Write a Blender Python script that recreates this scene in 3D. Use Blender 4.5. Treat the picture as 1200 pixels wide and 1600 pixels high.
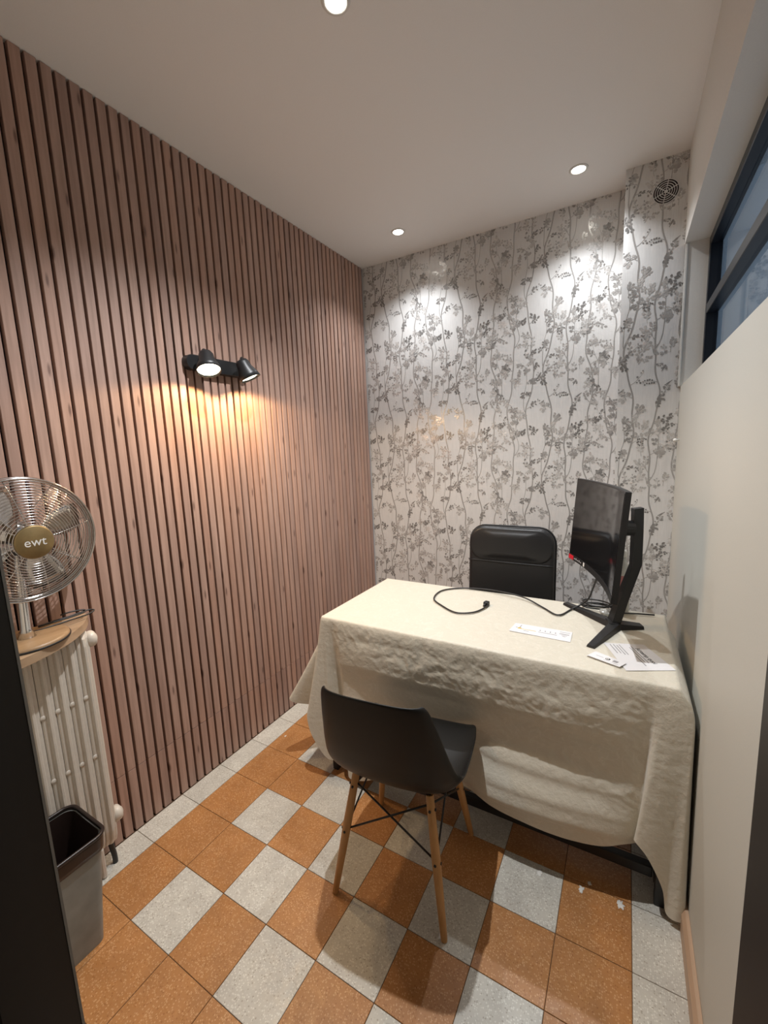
import bpy, bmesh, math, random
from mathutils import Vector, Matrix, noise
random.seed(7)
scene = bpy.context.scene
for o in list(bpy.data.objects):
    bpy.data.objects.remove(o)
COL = scene.collection
PI = math.pi

# ------------------------------------------------------------------ camera
F_PX, YAW, PITCH, ROLL = 652.58, -0.52864, -0.14507, -0.04221
CAM = Vector((1.650, -0.553, 1.4654))
fw = Vector((math.sin(YAW)*math.cos(PITCH), math.cos(YAW)*math.cos(PITCH), math.sin(PITCH)))
rt0 = Vector((math.cos(YAW), -math.sin(YAW), 0)); up0 = rt0.cross(fw)
rt = rt0*math.cos(ROLL) + up0*math.sin(ROLL); up = up0*math.cos(ROLL) - rt0*math.sin(ROLL)
cd = bpy.data.cameras.new('camera'); cam = bpy.data.objects.new('camera', cd); COL.objects.link(cam)
cd.sensor_fit = 'HORIZONTAL'; cd.sensor_width = 36; cd.lens = F_PX*36/1200; cd.clip_start = 0.01
cam.matrix_world = Matrix(((rt.x, up.x, -fw.x, CAM.x), (rt.y, up.y, -fw.y, CAM.y), (rt.z, up.z, -fw.z, CAM.z), (0, 0, 0, 1)))
scene.camera = cam

def at(px, py, axis, val):
    """photo pixel -> point on the plane axis = val"""
    d = fw + rt*((px-600)/F_PX) + up*((800-py)/F_PX)
    return CAM + d*((val-CAM[axis])/d[axis])

# ------------------------------------------------------------------ light and exposure
vs = scene.view_settings
vs.view_transform = 'Standard'; vs.look = 'None'; vs.gamma = 1.0; vs.use_curve_mapping = False
vs.exposure = 0.56
w = bpy.data.worlds.new('world'); scene.world = w; w.use_nodes = True
w.node_tree.nodes['Background'].inputs[0].default_value = (0.37, 0.46, 0.58, 1)
w.node_tree.nodes['Background'].inputs[1].default_value = 0.42
SPOT_COL = (0.95, 0.975, 1.0)
LAMP_W, LAMP_COL = 9.0, (1.0, 0.66, 0.34)

# ------------------------------------------------------------------ room numbers (metres)
RW, RWL, RD, RH, RF = 1.843, 1.858, 2.114, 2.73, -0.31      # beam x, low right wall x, back wall y, ceiling z, front wall y
COLX, COLY = 1.597, 1.94                        # boxed-in column
SILL, HEAD = 1.71, 2.34                         # window opening in the right wall

# ------------------------------------------------------------------ materials
def new_mat(name):
    m = bpy.data.materials.new(name); m.use_nodes = True
    nt = m.node_tree; return m, nt, nt.nodes['Principled BSDF']
def N(nt, t, **kw):
    n = nt.nodes.new(t)
    for k, v in kw.items(): setattr(n, k, v)
    return n
def mapping(nt, scale=(1, 1, 1), coord='Object', rand=False):
    tc = N(nt, 'ShaderNodeTexCoord'); mp = N(nt, 'ShaderNodeMapping')
    if coord == 'World':
        g = N(nt, 'ShaderNodeNewGeometry'); src = g.outputs['Position']
    else: src = tc.outputs[coord]
    nt.links.new(src, mp.inputs[0]); mp.inputs['Scale'].default_value = scale
    if rand:
        oi = N(nt, 'ShaderNodeObjectInfo'); ml = N(nt, 'ShaderNodeMath', operation='MULTIPLY'); ml.inputs[1].default_value = 37.0
        nt.links.new(oi.outputs['Random'], ml.inputs[0]); nt.links.new(ml.outputs[0], mp.inputs['Location'])
    return mp.outputs[0]
def noise_tex(nt, vec, scale, detail=3, rough=0.55):
    n = N(nt, 'ShaderNodeTexNoise'); n.inputs['Scale'].default_value = scale
    n.inputs['Detail'].default_value = detail; n.inputs['Roughness'].default_value = rough
    nt.links.new(vec, n.inputs['Vector']); return n.outputs['Fac']
def ramp(nt, fac, stops):
    r = N(nt, 'ShaderNodeValToRGB'); e = r.color_ramp.elements
    while len(e) < len(stops): e.new(0.5)
    for i, (p, c) in enumerate(stops):
        e[i].position = p; e[i].color = (c[0], c[1], c[2], 1)
    nt.links.new(fac, r.inputs[0]); return r.outputs['Color']
def mix(nt, fac, a, b, mode='MIX'):
    m = N(nt, 'ShaderNodeMix', data_type='RGBA', blend_type=mode)
    for s, v in ((0, fac), (6, a), (7, b)):
        if hasattr(v, 'links') or hasattr(v, 'is_linked'): nt.links.new(v, m.inputs[s])
        elif isinstance(v, (int, float)): m.inputs[s].default_value = v
        else: m.inputs[s].default_value = (v[0], v[1], v[2], 1)
    return m.outputs[2]
def bump(nt, bs, h, strength=0.3, dist=0.002):
    b = N(nt, 'ShaderNodeBump'); b.inputs['Strength'].default_value = strength; b.inputs['Distance'].default_value = dist
    nt.links.new(h, b.inputs['Height']); nt.links.new(b.outputs[0], bs.inputs['Normal'])
def plain(name, c, rough=0.5, metal=0.0, var=0.06, vscale=40, bstr=0.0, spec=0.5):
    m, nt, bs = new_mat(name)
    v = mapping(nt); f = noise_tex(nt, v, vscale)
    lo = [x*(1-var) for x in c]; hi = [min(1, x*(1+var)) for x in c]
    nt.links.new(ramp(nt, f, [(0.3, lo), (0.7, hi)]), bs.inputs['Base Color'])
    bs.inputs['Roughness'].default_value = rough; bs.inputs['Metallic'].default_value = metal
    bs.inputs['Specular IOR Level'].default_value = spec
    if bstr: bump(nt, bs, f, bstr, 0.001)
    return m
def emit(name, c, s):
    m, nt, bs = new_mat(name)
    bs.inputs['Base Color'].default_value = (*c, 1); bs.inputs['Emission Color'].default_value = (*c, 1)
    bs.inputs['Emission Strength'].default_value = s
    return m
def wood(name, a, b, axis=2, scale=18, rough=0.55, rand=True, knots=False, stretch=0.05):
    m, nt, bs = new_mat(name)
    sc = [1, 1, 1]; sc[axis] = stretch
    v = mapping(nt, tuple(sc), rand=rand)
    f = noise_tex(nt, v, scale*4, 4, 0.6)
    col = ramp(nt, f, [(0.3, a), (0.7, b)])
    if rand:
        oi = N(nt, 'ShaderNodeObjectInfo')
        tint = ramp(nt, oi.outputs['Random'], [(0, (0.86, 0.85, 0.86)), (0.5, (1, 1, 1)), (1, (1.0, 0.93, 0.88))])
        col = mix(nt, 1.0, col, tint, 'MULTIPLY')
    if knots:
        kv = mapping(nt, (1, 1.0, 0.22), rand=True)
        sx = N(nt, 'ShaderNodeSeparateXYZ'); cx = N(nt, 'ShaderNodeCombineXYZ'); nt.links.new(kv, sx.inputs[0])
        nt.links.new(sx.outputs[1], cx.inputs[0]); nt.links.new(sx.outputs[2], cx.inputs[1])
        vo = N(nt, 'ShaderNodeTexVoronoi', voronoi_dimensions='2D'); vo.inputs['Scale'].default_value = 9.0; nt.links.new(cx.outputs[0], vo.inputs['Vector'])
        k = ramp(nt, vo.outputs['Distance'], [(0.02, (0.22, 0.15, 0.14)), (0.055, (1, 1, 1))])
        col = mix(nt, 0.7, col, k, 'MULTIPLY')
        big = ramp(nt, noise_tex(nt, mapping(nt, (1, 1, 0.25), rand=True), 6, 2), [(0.35, (0.84, 0.82, 0.82)), (0.6, (1, 1, 1))])
        col = mix(nt, 0.6, col, big, 'MULTIPLY')
    nt.links.new(col, bs.inputs['Base Color']); bs.inputs['Roughness'].default_value = rough
    bump(nt, bs, f, 0.12, 0.001)
    return m
def terrazzo(name, base, lights, darks):
    m, nt, bs = new_mat(name)
    v = mapping(nt, (1, 1, 1), 'World')
    vo = N(nt, 'ShaderNodeTexVoronoi'); vo.inputs['Scale'].default_value = 200; vo.inputs['Randomness'].default_value = 1
    nt.links.new(v, vo.inputs['Vector'])
    sep = N(nt, 'ShaderNodeSeparateColor'); nt.links.new(vo.outputs['Color'], sep.inputs[0])
    chip = ramp(nt, sep.outputs[0], [(0.0, darks), (0.10, darks), (0.20, base), (0.50, base), (0.68, lights), (1.0, lights)])
    inner = ramp(nt, vo.outputs['Distance'], [(0.30, (1, 1, 1)), (0.55, (0, 0, 0))])
    col = mix(nt, inner, base, chip)
    big = ramp(nt, noise_tex(nt, v, 9, 4), [(0.3, (0.82, 0.80, 0.78)), (0.65, (1.04, 1.03, 1.0))])
    col = mix(nt, 0.8, col, big, 'MULTIPLY')
    oi = N(nt, 'ShaderNodeObjectInfo')
    col = mix(nt, 1.0, col, ramp(nt, oi.outputs['Random'], [(0, (0.9, 0.9, 0.9)), (1, (1.0, 1.0, 1.0))]), 'MULTIPLY')
    nt.links.new(col, bs.inputs['Base Color'])
    rr = ramp(nt, noise_tex(nt, v, 30, 3), [(0.3, (0.30,)*3), (0.7, (0.5,)*3)])
    nt.links.new(rr, bs.inputs['Roughness'])
    bump(nt, bs, noise_tex(nt, v, 160, 2), 0.08, 0.001)
    return m

M = {}
M['slat'] = wood('slat wood', (0.375, 0.24, 0.187), (0.52, 0.345, 0.277), 2, 16, 0.6, True, True)
M['slat_back'] = plain('black felt behind slats', (0.022, 0.014, 0.016), 0.95)
M['ceiling'] = plain('ceiling paint', (0.88, 0.865, 0.845), 0.75, var=0.015, vscale=300, bstr=0.05)
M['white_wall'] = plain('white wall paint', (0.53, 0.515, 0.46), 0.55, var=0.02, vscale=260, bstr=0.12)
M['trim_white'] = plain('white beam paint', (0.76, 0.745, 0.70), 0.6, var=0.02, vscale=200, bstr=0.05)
M['tile_white'] = terrazzo('pale terrazzo', (0.62, 0.595, 0.535), (0.80, 0.785, 0.72), (0.43, 0.39, 0.33))
M['tile_orange'] = terrazzo('orange terrazzo', (0.48, 0.22, 0.076), (0.64, 0.36, 0.17), (0.38, 0.155, 0.048))
M['grout'] = plain('brown grout', (0.13, 0.075, 0.04), 0.9)
M['black_metal'] = plain('black powder coat', (0.014, 0.014, 0.015), 0.42)
M['black_frame'] = plain('black door frame paint', (0.012, 0.011, 0.011), 0.5)
M['navy_frame'] = plain('dark navy window frame', (0.010, 0.014, 0.022), 0.35)
M['black_plastic'] = plain('black plastic', (0.016, 0.016, 0.017), 0.4)
M['shell'] = plain('black chair shell', (0.0065, 0.0068, 0.0070), 0.45, vscale=500, bstr=0.05, spec=0.4)
M['leather'] = plain('black leather', (0.013, 0.013, 0.014), 0.38, vscale=220, bstr=0.25)
M['screen'] = plain('dark screen', (0.006, 0.006, 0.007), 0.10)
M['chrome'] = plain('chrome wire', (0.72, 0.70, 0.68), 0.16, 1.0, var=0.02)
M['gold'] = plain('brushed bronze disc', (0.30, 0.215, 0.10), 0.4, 0.7, var=0.1)
M['white_print'] = plain('white lettering', (0.8, 0.78, 0.74), 0.5, var=0.01)
M['radiator'] = plain('cream radiator paint', (0.66, 0.60, 0.52), 0.35, var=0.03, vscale=60)
M['oak'] = wood('oak board', (0.34, 0.225, 0.135), (0.48, 0.335, 0.215), 1, 7, 0.45, False, stretch=0.12)
M['oak_base'] = wood('brown fan base', (0.28, 0.17, 0.085), (0.39, 0.25, 0.135), 1, 7, 0.4, False, stretch=0.15)
M['beech'] = wood('beech chair leg', (0.44, 0.235, 0.085), (0.56, 0.32, 0.13), 2, 14, 0.42, True)
M['skirting'] = wood('skirting wood', (0.42, 0.27, 0.17), (0.54, 0.37, 0.25), 1, 9, 0.5, False)
M['paper'] = plain('white paper', (0.80, 0.79, 0.80), 0.6, var=0.01)
M['ink'] = plain('dark ink', (0.04, 0.04, 0.04), 0.7)
M['grey_ink'] = plain('grey ink', (0.33, 0.32, 0.33), 0.7)
M['yellow_ink'] = plain('ochre ink', (0.62, 0.45, 0.10), 0.7)
M['red'] = plain('red sticker', (0.60, 0.02, 0.035), 0.4)
M['bin_bag'] = plain('dark brown bin bag', (0.020, 0.012, 0.010), 0.32, vscale=25, bstr=0.3)
M['pink'] = plain('pink label', (0.55, 0.22, 0.22), 0.5)
M['bottle'] = plain('pale plastic', (0.62, 0.62, 0.58), 0.35)
M['paint_spot'] = plain('white paint drip', (0.75, 0.73, 0.68), 0.6)
M['lens'] = emit('lit downlight lens', (1.0, 0.96, 0.88), 22.0)
M['lens_warm'] = emit('lit warm bulb', (1.0, 0.90, 0.62), 16.0)
M['corridor'] = plain('light-blocking corridor grey', (0.30, 0.29, 0.28), 0.8)  # dark grey for the added corridor box that shuts out world light
M['plug_grey'] = plain('grey cord', (0.25, 0.24, 0.22), 0.5)

def mk_wallpaper():
    m, nt, bs = new_mat('silver white wallpaper')
    v = mapping(nt, (1, 1, 0.03), 'World')
    f = noise_tex(nt, v, 420, 3, 0.7)
    g = noise_tex(nt, mapping(nt, (1, 1, 0.15), 'World'), 60, 3)
    c = ramp(nt, f, [(0.25, (0.62, 0.615, 0.605)), (0.75, (0.78, 0.775, 0.765))])
    c = mix(nt, 0.5, c, ramp(nt, g, [(0.3, (0.88, 0.88, 0.88)), (0.7, (1, 1, 1))]), 'MULTIPLY')
    nt.links.new(c, bs.inputs['Base Color'])
    bs.inputs['Roughness'].default_value = 0.5; bs.inputs['Metallic'].default_value = 0.12
    bump(nt, bs, f, 0.12, 0.0006)
    return m
M['wallpaper'] = mk_wallpaper()
def mk_print():
    m, nt, bs = new_mat('grey metallic wallpaper print')
    a = N(nt, 'ShaderNodeAttribute'); a.attribute_name = 'tone'
    nt.links.new(a.outputs['Color'], bs.inputs['Base Color'])
    bs.inputs['Roughness'].default_value = 0.27; bs.inputs['Metallic'].default_value = 0.3
    return m
M['print'] = mk_print()
def mk_cloth():
    m, nt, bs = new_mat('cream damask cloth')
    v = mapping(nt, (1, 1, 1), 'World')
    wv = N(nt, 'ShaderNodeTexNoise'); wv.inputs['Scale'].default_value = 13; wv.inputs['Detail'].default_value = 2; wv.inputs['Distortion'].default_value = 1.6
    nt.links.new(v, wv.inputs['Vector'])
    pat = ramp(nt, wv.outputs['Fac'], [(0.47, (0.70, 0.655, 0.545)), (0.5, (0.75, 0.705, 0.60)), (0.53, (0.705, 0.66, 0.55))])
    nt.links.new(pat, bs.inputs['Base Color'])
    bs.inputs['Roughness'].default_value = 0.5; bs.inputs['Sheen Weight'].default_value = 0.25
    w1 = noise_tex(nt, v, 55, 4, 0.6)
    weave = noise_tex(nt, v, 900, 1)
    ad = N(nt, 'ShaderNodeMath', operation='MULTIPLY_ADD'); ad.inputs[1].default_value = 0.15
    nt.links.new(weave, ad.inputs[0]); nt.links.new(w1, ad.inputs[2])
    bump(nt, bs, ad.outputs[0], 0.5, 0.005)
    return m
M['cloth'] = mk_cloth()
def mk_glass():
    m, nt, bs = new_mat('window pane glass')
    out = nt.nodes['Material Output']; nt.nodes.remove(bs)
    tr = N(nt, 'ShaderNodeBsdfTransparent'); gl = N(nt, 'ShaderNodeBsdfGlossy'); mx = N(nt, 'ShaderNodeMixShader'); fr = N(nt, 'ShaderNodeLayerWeight'); pw = N(nt, 'ShaderNodeMath', operation='POWER'); ml = N(nt, 'ShaderNodeMath', operation='MULTIPLY')
    tr.inputs[0].default_value = (0.82, 0.88, 0.92, 1); gl.inputs['Roughness'].default_value = 0.02; fr.inputs[0].default_value = 0.5; pw.inputs[1].default_value = 4.0; ml.inputs[1].default_value = 0.75
    nt.links.new(fr.outputs['Facing'], pw.inputs[0]); nt.links.new(pw.outputs[0], ml.inputs[0]); nt.links.new(ml.outputs[0], mx.inputs[0]); nt.links.new(tr.outputs[0], mx.inputs[1]); nt.links.new(gl.outputs[0], mx.inputs[2])
    nt.links.new(mx.outputs[0], out.inputs['Surface'])
    return m
M['glass'] = mk_glass()
def mk_frosted():
    m, nt, bs = new_mat('frosted grey plastic')
    v = mapping(nt); f = noise_tex(nt, v, 14, 3)
    nt.links.new(ramp(nt, f, [(0.3, (0.34, 0.34, 0.31)), (0.7, (0.46, 0.46, 0.43))]), bs.inputs['Base Color'])
    bs.inputs['Roughness'].default_value = 0.4; bs.inputs['Transmission Weight'].default_value = 0.35; bs.inputs['IOR'].default_value = 1.2
    return m
M['frosted'] = mk_frosted()
def mk_film():
    m, nt, bs = new_mat('clear crumpled film')
    v = mapping(nt); f = noise_tex(nt, v, 60, 3)
    nt.links.new(ramp(nt, f, [(0.35, (0.45, 0.45, 0.42)), (0.65, (0.85, 0.85, 0.82))]), bs.inputs['Base Color'])
    bs.inputs['Roughness'].default_value = 0.2; bs.inputs['Transmission Weight'].default_value = 0.5
    return m
M['film'] = mk_film()

# ------------------------------------------------------------------ mesh helpers
def obj(name, bm, mat, parent=None, smooth=False, loc=None, rot=None):
    if isinstance(bm, bpy.types.Mesh): me = bm
    else:
        me = bpy.data.meshes.new(name)
        bmesh.ops.recalc_face_normals(bm, faces=bm.faces)
        bm.to_mesh(me); bm.free()
        if mat is not None: me.materials.append(M[mat])
        if smooth:
            for p in me.polygons: p.use_smooth = True
    o = bpy.data.objects.new(name, me); COL.objects.link(o)
    if parent: o.parent = parent
    if loc is not None: o.location = loc
    if rot is not None: o.rotation_euler = rot
    return o
def sharp(o, ang=35):
    me = o.data
    for p in me.polygons: p.use_smooth = True
    bm = bmesh.new(); bm.from_mesh(me)
    for e in bm.edges:
        if len(e.link_faces) == 2 and e.calc_face_angle(0) > math.radians(ang): e.smooth = False
    bm.to_mesh(me); bm.free()
    return o
def thing(name, label, cat, loc=(0, 0, 0), rotz=0.0, group=None):
    o = bpy.data.objects.new(name, None); COL.objects.link(o); o.empty_display_size = 0.05
    o.location = loc; o.rotation_euler = (0, 0, rotz)
    return tag(o, label, cat, group)
def tag(o, label, cat, group=None):
    o['label'] = label; o['category'] = cat
    if group: o['group'] = group
    return o
def struct(o, label=None):
    o['kind'] = 'structure'
    if label: o['label'] = label
    return o
def B(): return bmesh.new()
def box(bm, x0, x1, y0, y1, z0, z1, bev=0.0, seg=2, mtx=None):
    vs_ = [bm.verts.new((x, y, z)) for x in (x0, x1) for y in (y0, y1) for z in (z0, z1)]
    fs = [bm.faces.new([vs_[i] for i in f]) for f in ((0, 1, 3, 2), (4, 6, 7, 5), (0, 4, 5, 1), (2, 3, 7, 6), (0, 2, 6, 4), (1, 5, 7, 3))]
    if bev:
        es = list({e for f in fs for e in f.edges})
        r = bmesh.ops.bevel(bm, geom=es, offset=bev, segments=seg, affect='EDGES', profile=0.5)
        vs_ = list({v for f in r['faces'] for v in f.verts} | {v for v in vs_ if v.is_valid})
    if mtx:
        for v in vs_: v.co = mtx @ v.co
    return bm
def frame_of(d):
    d = d.normalized(); a = Vector((0, 0, 1)) if abs(d.z) < 0.95 else Vector((1, 0, 0))
    x = a.cross(d).normalized(); return x, d.cross(x)
def tube(bm, pts, r, seg=8, closed=False, caps=True):
    pts = [Vector(p) for p in pts]; n = len(pts); rings = []
    rr = r if isinstance(r, (list, tuple)) else [r]*n
    px = None
    for i in range(n):
        if closed: d = pts[(i+1) % n]-pts[i-1]
        else: d = pts[min(i+1, n-1)]-pts[max(i-1, 0)]
        d.normalize()
        if px is None: px, py = frame_of(d)
        else:
            px = (px - d*px.dot(d)).normalized(); py = d.cross(px)
        rings.append([bm.verts.new(pts[i]+(px*math.cos(2*PI*k/seg)+py*math.sin(2*PI*k/seg))*rr[i]) for k in range(seg)])
    m = n if closed else n-1
    for i in range(m):
        a, b = rings[i], rings[(i+1) % n]
        for k in range(seg): bm.faces.new((a[k], a[(k+1) % seg], b[(k+1) % seg], b[k]))
    if caps and not closed:
        bm.faces.new(rings[0][::-1]); bm.faces.new(rings[-1])
    return bm
def lathe(bm, prof, seg=32, mtx=None, arc=2*PI):
    rings = []
    for r, z in prof:
        if r < 1e-6: rings.append([bm.verts.new((0, 0, z))])
        else: rings.append([bm.verts.new((r*math.cos(arc*k/seg), r*math.sin(arc*k/seg), z)) for k in range(seg)])
    allv = [v for g in rings for v in g]
    for a, b in zip(rings, rings[1:]):
        for k in range(seg):
            k2 = (k+1) % seg
            q = [a[k % len(a)], a[k2 % len(a)], b[k2 % len(b)], b[k % len(b)]]
            u = []
            for v in q:
                if v not in u: u.append(v)
            if len(u) > 2: bm.faces.new(u)
    if mtx:
        for v in allv: v.co = mtx @ v.co
    return bm
def prism(bm, poly, z0, z1, mtx=None):
    a = [bm.verts.new((x, y, z0)) for x, y in poly]; b = [bm.verts.new((x, y, z1)) for x, y in poly]
    n = len(poly)
    bm.faces.new(a[::-1]); bm.faces.new(b)
    for i in range(n): bm.faces.new((a[i], a[(i+1) % n], b[(i+1) % n], b[i]))
    if mtx:
        for v in a+b: v.co = mtx @ v.co
    return bm
def rrect(w_, h_, r, seg=6, cx=0, cy=0):
    pts = []
    for sx, sy, a0 in ((1, 1, 0), (-1, 1, 90), (-1, -1, 180), (1, -1, 270)):
        for k in range(seg+1):
            a = math.radians(a0+90*k/seg)
            pts.append((cx+sx*(w_/2-r)+r*math.cos(a), cy+sy*(h_/2-r)+r*math.sin(a)))
    return pts
def spline(cps, per=8, closed=False):
    n = len(cps); out = []
    P_ = [Vector(c) for c in cps]
    for i in range(n if closed else n-1):
        if closed: p = [P_[(i+k-1) % n] for k in range(4)]
        else: p = [P_[max(i-1, 0)], P_[i], P_[i+1], P_[min(i+2, n-1)]]
        for k in range(per):
            t = k/per
            out.append(0.5*((2*p[1])+(p[2]-p[0])*t+(2*p[0]-5*p[1]+4*p[2]-p[3])*t*t+(3*p[1]-p[0]-3*p[2]+p[3])*t**3))
    if not closed: out.append(P_[-1])
    return out
def text_mesh(s, size, depth=0.0003):
    c = bpy.data.curves.new('lettering', 'FONT'); c.body = s; c.size = size; c.align_x = 'CENTER'; c.align_y = 'CENTER'; c.extrude = depth; c.resolution_u = 3
    t = bpy.data.objects.new('lettering', c); COL.objects.link(t)
    dg = bpy.context.evaluated_depsgraph_get(); dg.update()
    me = bpy.data.meshes.new_from_object(t.evaluated_get(dg))
    bpy.data.objects.remove(t); bpy.data.curves.remove(c)
    return me
def text_obj(s, size, mat, parent, mtx):
    me = text_mesh(s, size); me.materials.clear(); me.materials.append(M[mat])
    me.transform(mtx)
    o = bpy.data.objects.new('lettering', me); COL.objects.link(o); o.parent = parent
    return o
def basis(x, y, z, o):
    x, y, z = Vector(x), Vector(y), Vector(z)
    return Matrix(((x.x, y.x, z.x, o[0]), (x.y, y.y, z.y, o[1]), (x.z, y.z, z.z, o[2]), (0, 0, 0, 1)))

# ================================================================== STRUCTURE
floor = struct(obj('floor', box(B(), -0.05, 2.0, RF-0.02, RD+0.1, -0.06, -0.0025), 'grout'), 'checkered floor of pale and orange terrazzo tiles')
def tile_mesh(name, w_, l_, mat):
    bm = B(); g = 0.0009
    box(bm, g, w_-g, g, l_-g, -0.012, 0.0, 0.0008, 1)
    me = bpy.data.meshes.new(name); bm.to_mesh(me); bm.free(); me.materials.append(M[mat]); return me
X0, T = 0.3145, 0.2
cols = [(0.0, 0.1145, 's')] + [(X0+T*i, T, i) for i in range(-1, 7)] + [(X0+T*7, RWL-(X0+T*7), 's')]
rows = [(RF, 0.11, 's')] + [(T*j, T, j) for j in range(-1, 10)] + [(2.0, RD-2.0, 's')]
tcache = {}
for x, w_, i in cols:
    for y, l_, j in rows:
        if i == 's' or j == 's': c = 'tile_white'
        elif 0 <= i <= 5 and 0 <= j <= 8 and (i+j) % 2 == 0: c = 'tile_white'
        else: c = 'tile_orange'
        k = (round(w_, 3), round(l_, 3), c)
        if k not in tcache: tcache[k] = tile_mesh('tile', w_, l_, c)
        obj('tile', tcache[k], None, floor, loc=(x, y, random.uniform(-0.0006, 0.0)))

ceiling = struct(obj('ceiling', box(B(), -0.1, 2.2, RF-0.12, RD+0.15, RH, RH+0.08), 'ceiling'), 'plain white plaster ceiling')
# left wall with slats
wall_left = struct(obj('wall_left', box(B(), -0.10, -0.022, RF-0.1, RD+0.1, 0, RH), 'slat_back'), 'wall clad with vertical wooden slats over black felt')
PITCH_S, SW = 0.04063, 0.0304
def slat_mesh(z0, z1):
    bm = box(B(), -0.0215, 0.0, -SW/2, SW/2, z0, z1, 0.0012, 1)
    me = bpy.data.meshes.new('slat'); bm.to_mesh(me); bm.free(); me.materials.append(M['slat']); return me
s_up, s_lo = slat_mesh(0.262, RH-0.001), slat_mesh(0.001, 0.2605)
for k in range(-11, 48):
    y = 0.1523+PITCH_S*(k+0.5)
    if y-SW/2 < RF+0.003 or y+SW/2 > RD-0.002: continue
    dx = random.uniform(-0.0008, 0)
    obj('slat', s_up, None, wall_left, loc=(dx, y, 0))
    obj('slat', s_lo, None, wall_left, loc=(dx-0.0005, y, 0))
# back wall, column
wall_back = struct(obj('wall_back', box(B(), -0.1, COLX, RD, RD+0.1, 0, RH), 'wallpaper'), 'back wall papered with grey branches and birds')
wall_column = struct(obj('wall_column', box(B(), COLX, RW+0.115, COLY, RD+0.1, 0, RH), 'wallpaper'), 'boxed-in column papered with grey branches')
# right wall: low wall, beam above, far post
bm = B()
box(bm, RWL, RW+0.10, RF-0.1, COLY+0.01, 0, SILL)
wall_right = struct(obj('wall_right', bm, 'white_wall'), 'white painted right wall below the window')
bm = box(B(), RW, RW+0.135, RF-0.1, COLY, HEAD, RH)
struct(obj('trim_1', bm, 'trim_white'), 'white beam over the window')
bm = box(B(), RW+0.003, RW+0.115, COLY-0.012, COLY-0.0005, SILL, HEAD)
box(bm, RW+0.003, RW+0.012, COLY-0.016, COLY-0.0005, SILL+0.001, HEAD-0.001, 0.001, 1)
struct(obj('trim_2', bm, 'trim_white'), 'white window reveal beside the column')
# skirting
bm = B()
prism(bm, [(RWL-0.018, 0), (RWL-0.0005, 0), (RWL-0.0005, 0.075), (RWL-0.010, 0.075), (RWL-0.018, 0.06)], RF, COLY,
      Matrix(((1, 0, 0, 0), (0, 0, 1, 0), (0, 1, 0, 0), (0, 0, 0, 1))))
struct(obj('baseboard_right', bm, 'skirting'), 'pale wooden skirting board')
# window
win = bpy.data.objects.new('window_1', None); COL.objects.link(win); struct(win, 'dark framed interior window high in the right wall')
WX, fy0, fy1 = RW+0.09, 0.05, COLY-0.012
fz0, fz1 = SILL-0.0, HEAD
def bar(y0, y1, z0, z1): obj('window_frame', box(B(), WX, WX+0.045, y0, y1, z0, z1, 0.002, 1), 'navy_frame', win)
bar(fy1-0.03, fy1, fz0, fz1); bar(fy0, fy0+0.03, fz0, fz1)
bar(fy0+0.03, fy1-0.03, fz1-0.035, fz1); bar(fy0+0.03, fy1-0.03, fz0, fz0+0.03)
bar(fy0+0.03, fy1-0.03, 2.015, 2.055)
for a, b in ((fy0+0.03, fy1-0.03),):
    for c, d in ((fz0+0.03, 2.015), (2.055, fz1-0.035)):
        obj('pane', box(B(), WX+0.030, WX+0.034, a, b, c, d), 'glass', win)
bm = box(B(), RW, RW+0.148, RF-0.1, 0.05, SILL, HEAD)
struct(obj('trim_3', bm, 'trim_white'), 'white wall pier at the near end of the window')
# front wall and door frame (camera looks in through the doorway)
JL, JR = 0.83, 1.709
bm = B(); box(bm, -0.1, JL-0.07, RF-0.10, RF, 0, RH); box(bm, JR+0.07, RW+0.15, RF-0.10, RF, 0, RH); box(bm, JL-0.07, JR+0.07, RF-0.10, RF, 2.14, RH)
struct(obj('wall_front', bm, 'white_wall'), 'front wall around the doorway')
door = bpy.data.objects.new('door_1', None); COL.objects.link(door); struct(door, 'black metal door frame')
bm = B(); box(bm, JL-0.07, JL, RF-0.10, RF, 0, 2.14, 0.002, 1)
obj('jamb', bm, 'black_frame', door)
bm = B(); box(bm, JL-0.085, JL-0.03, RF-0.118, RF-0.10, 0, 2.14, 0.002, 1)
obj('stop_strip', bm, 'black_frame', door)
obj('edge_strip', box(B(), JL, JL+0.0016, RF-0.004, RF, 0, 2.14), 'plug_grey', door)
obj('screw', lathe(B(), [(0, 0), (0.006, 0), (0.004, 0.002), (0, 0.003)], 12, basis((1, 0, 0), (0, 0, 1), (0, -1, 0), (JL-0.06, RF-0.118, 0.86))), 'chrome', door)
obj('jamb', box(B(), JR, JR+0.07, RF-0.10, RF, 0, 2.14, 0.002, 1), 'black_frame', door)
obj('lintel', box(B(), JL, JR, RF-0.10, RF, 2.08, 2.14, 0.002, 1), 'black_frame', door)
# unseen corridor box around the camera, added to keep world light out
struct(obj('wall_corridor_blocker', box(box(box(B(), -0.4, 2.7, -1.75, -1.65, 0, RH), -0.5, -0.4, -1.75, RF-0.1, 0, RH), 2.6, 2.7, -1.75, RF-0.1, 0, RH), 'corridor'), 'unseen corridor wall added to block world light')
struct(obj('floor_corridor_blocker', box(B(), -0.5, 2.7, -1.75, RF-0.02, -0.06, -0.001), 'grout'), 'unseen corridor floor added to block world light')
struct(obj('ceiling_corridor_blocker', box(B(), -0.5, 2.7, -1.75, RF-0.12, RH, RH+0.08), 'corridor'), 'unseen corridor ceiling added to block world light')
struct(obj('wall_corridor_side_blocker', box(box(B(), -0.4, -0.1, RF-0.10, RF, 0, RH), RW+0.15, 2.6, RF-0.10, RF, 0, RH), 'corridor'), 'unseen corridor wall beside the room, added to block world light')

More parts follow.
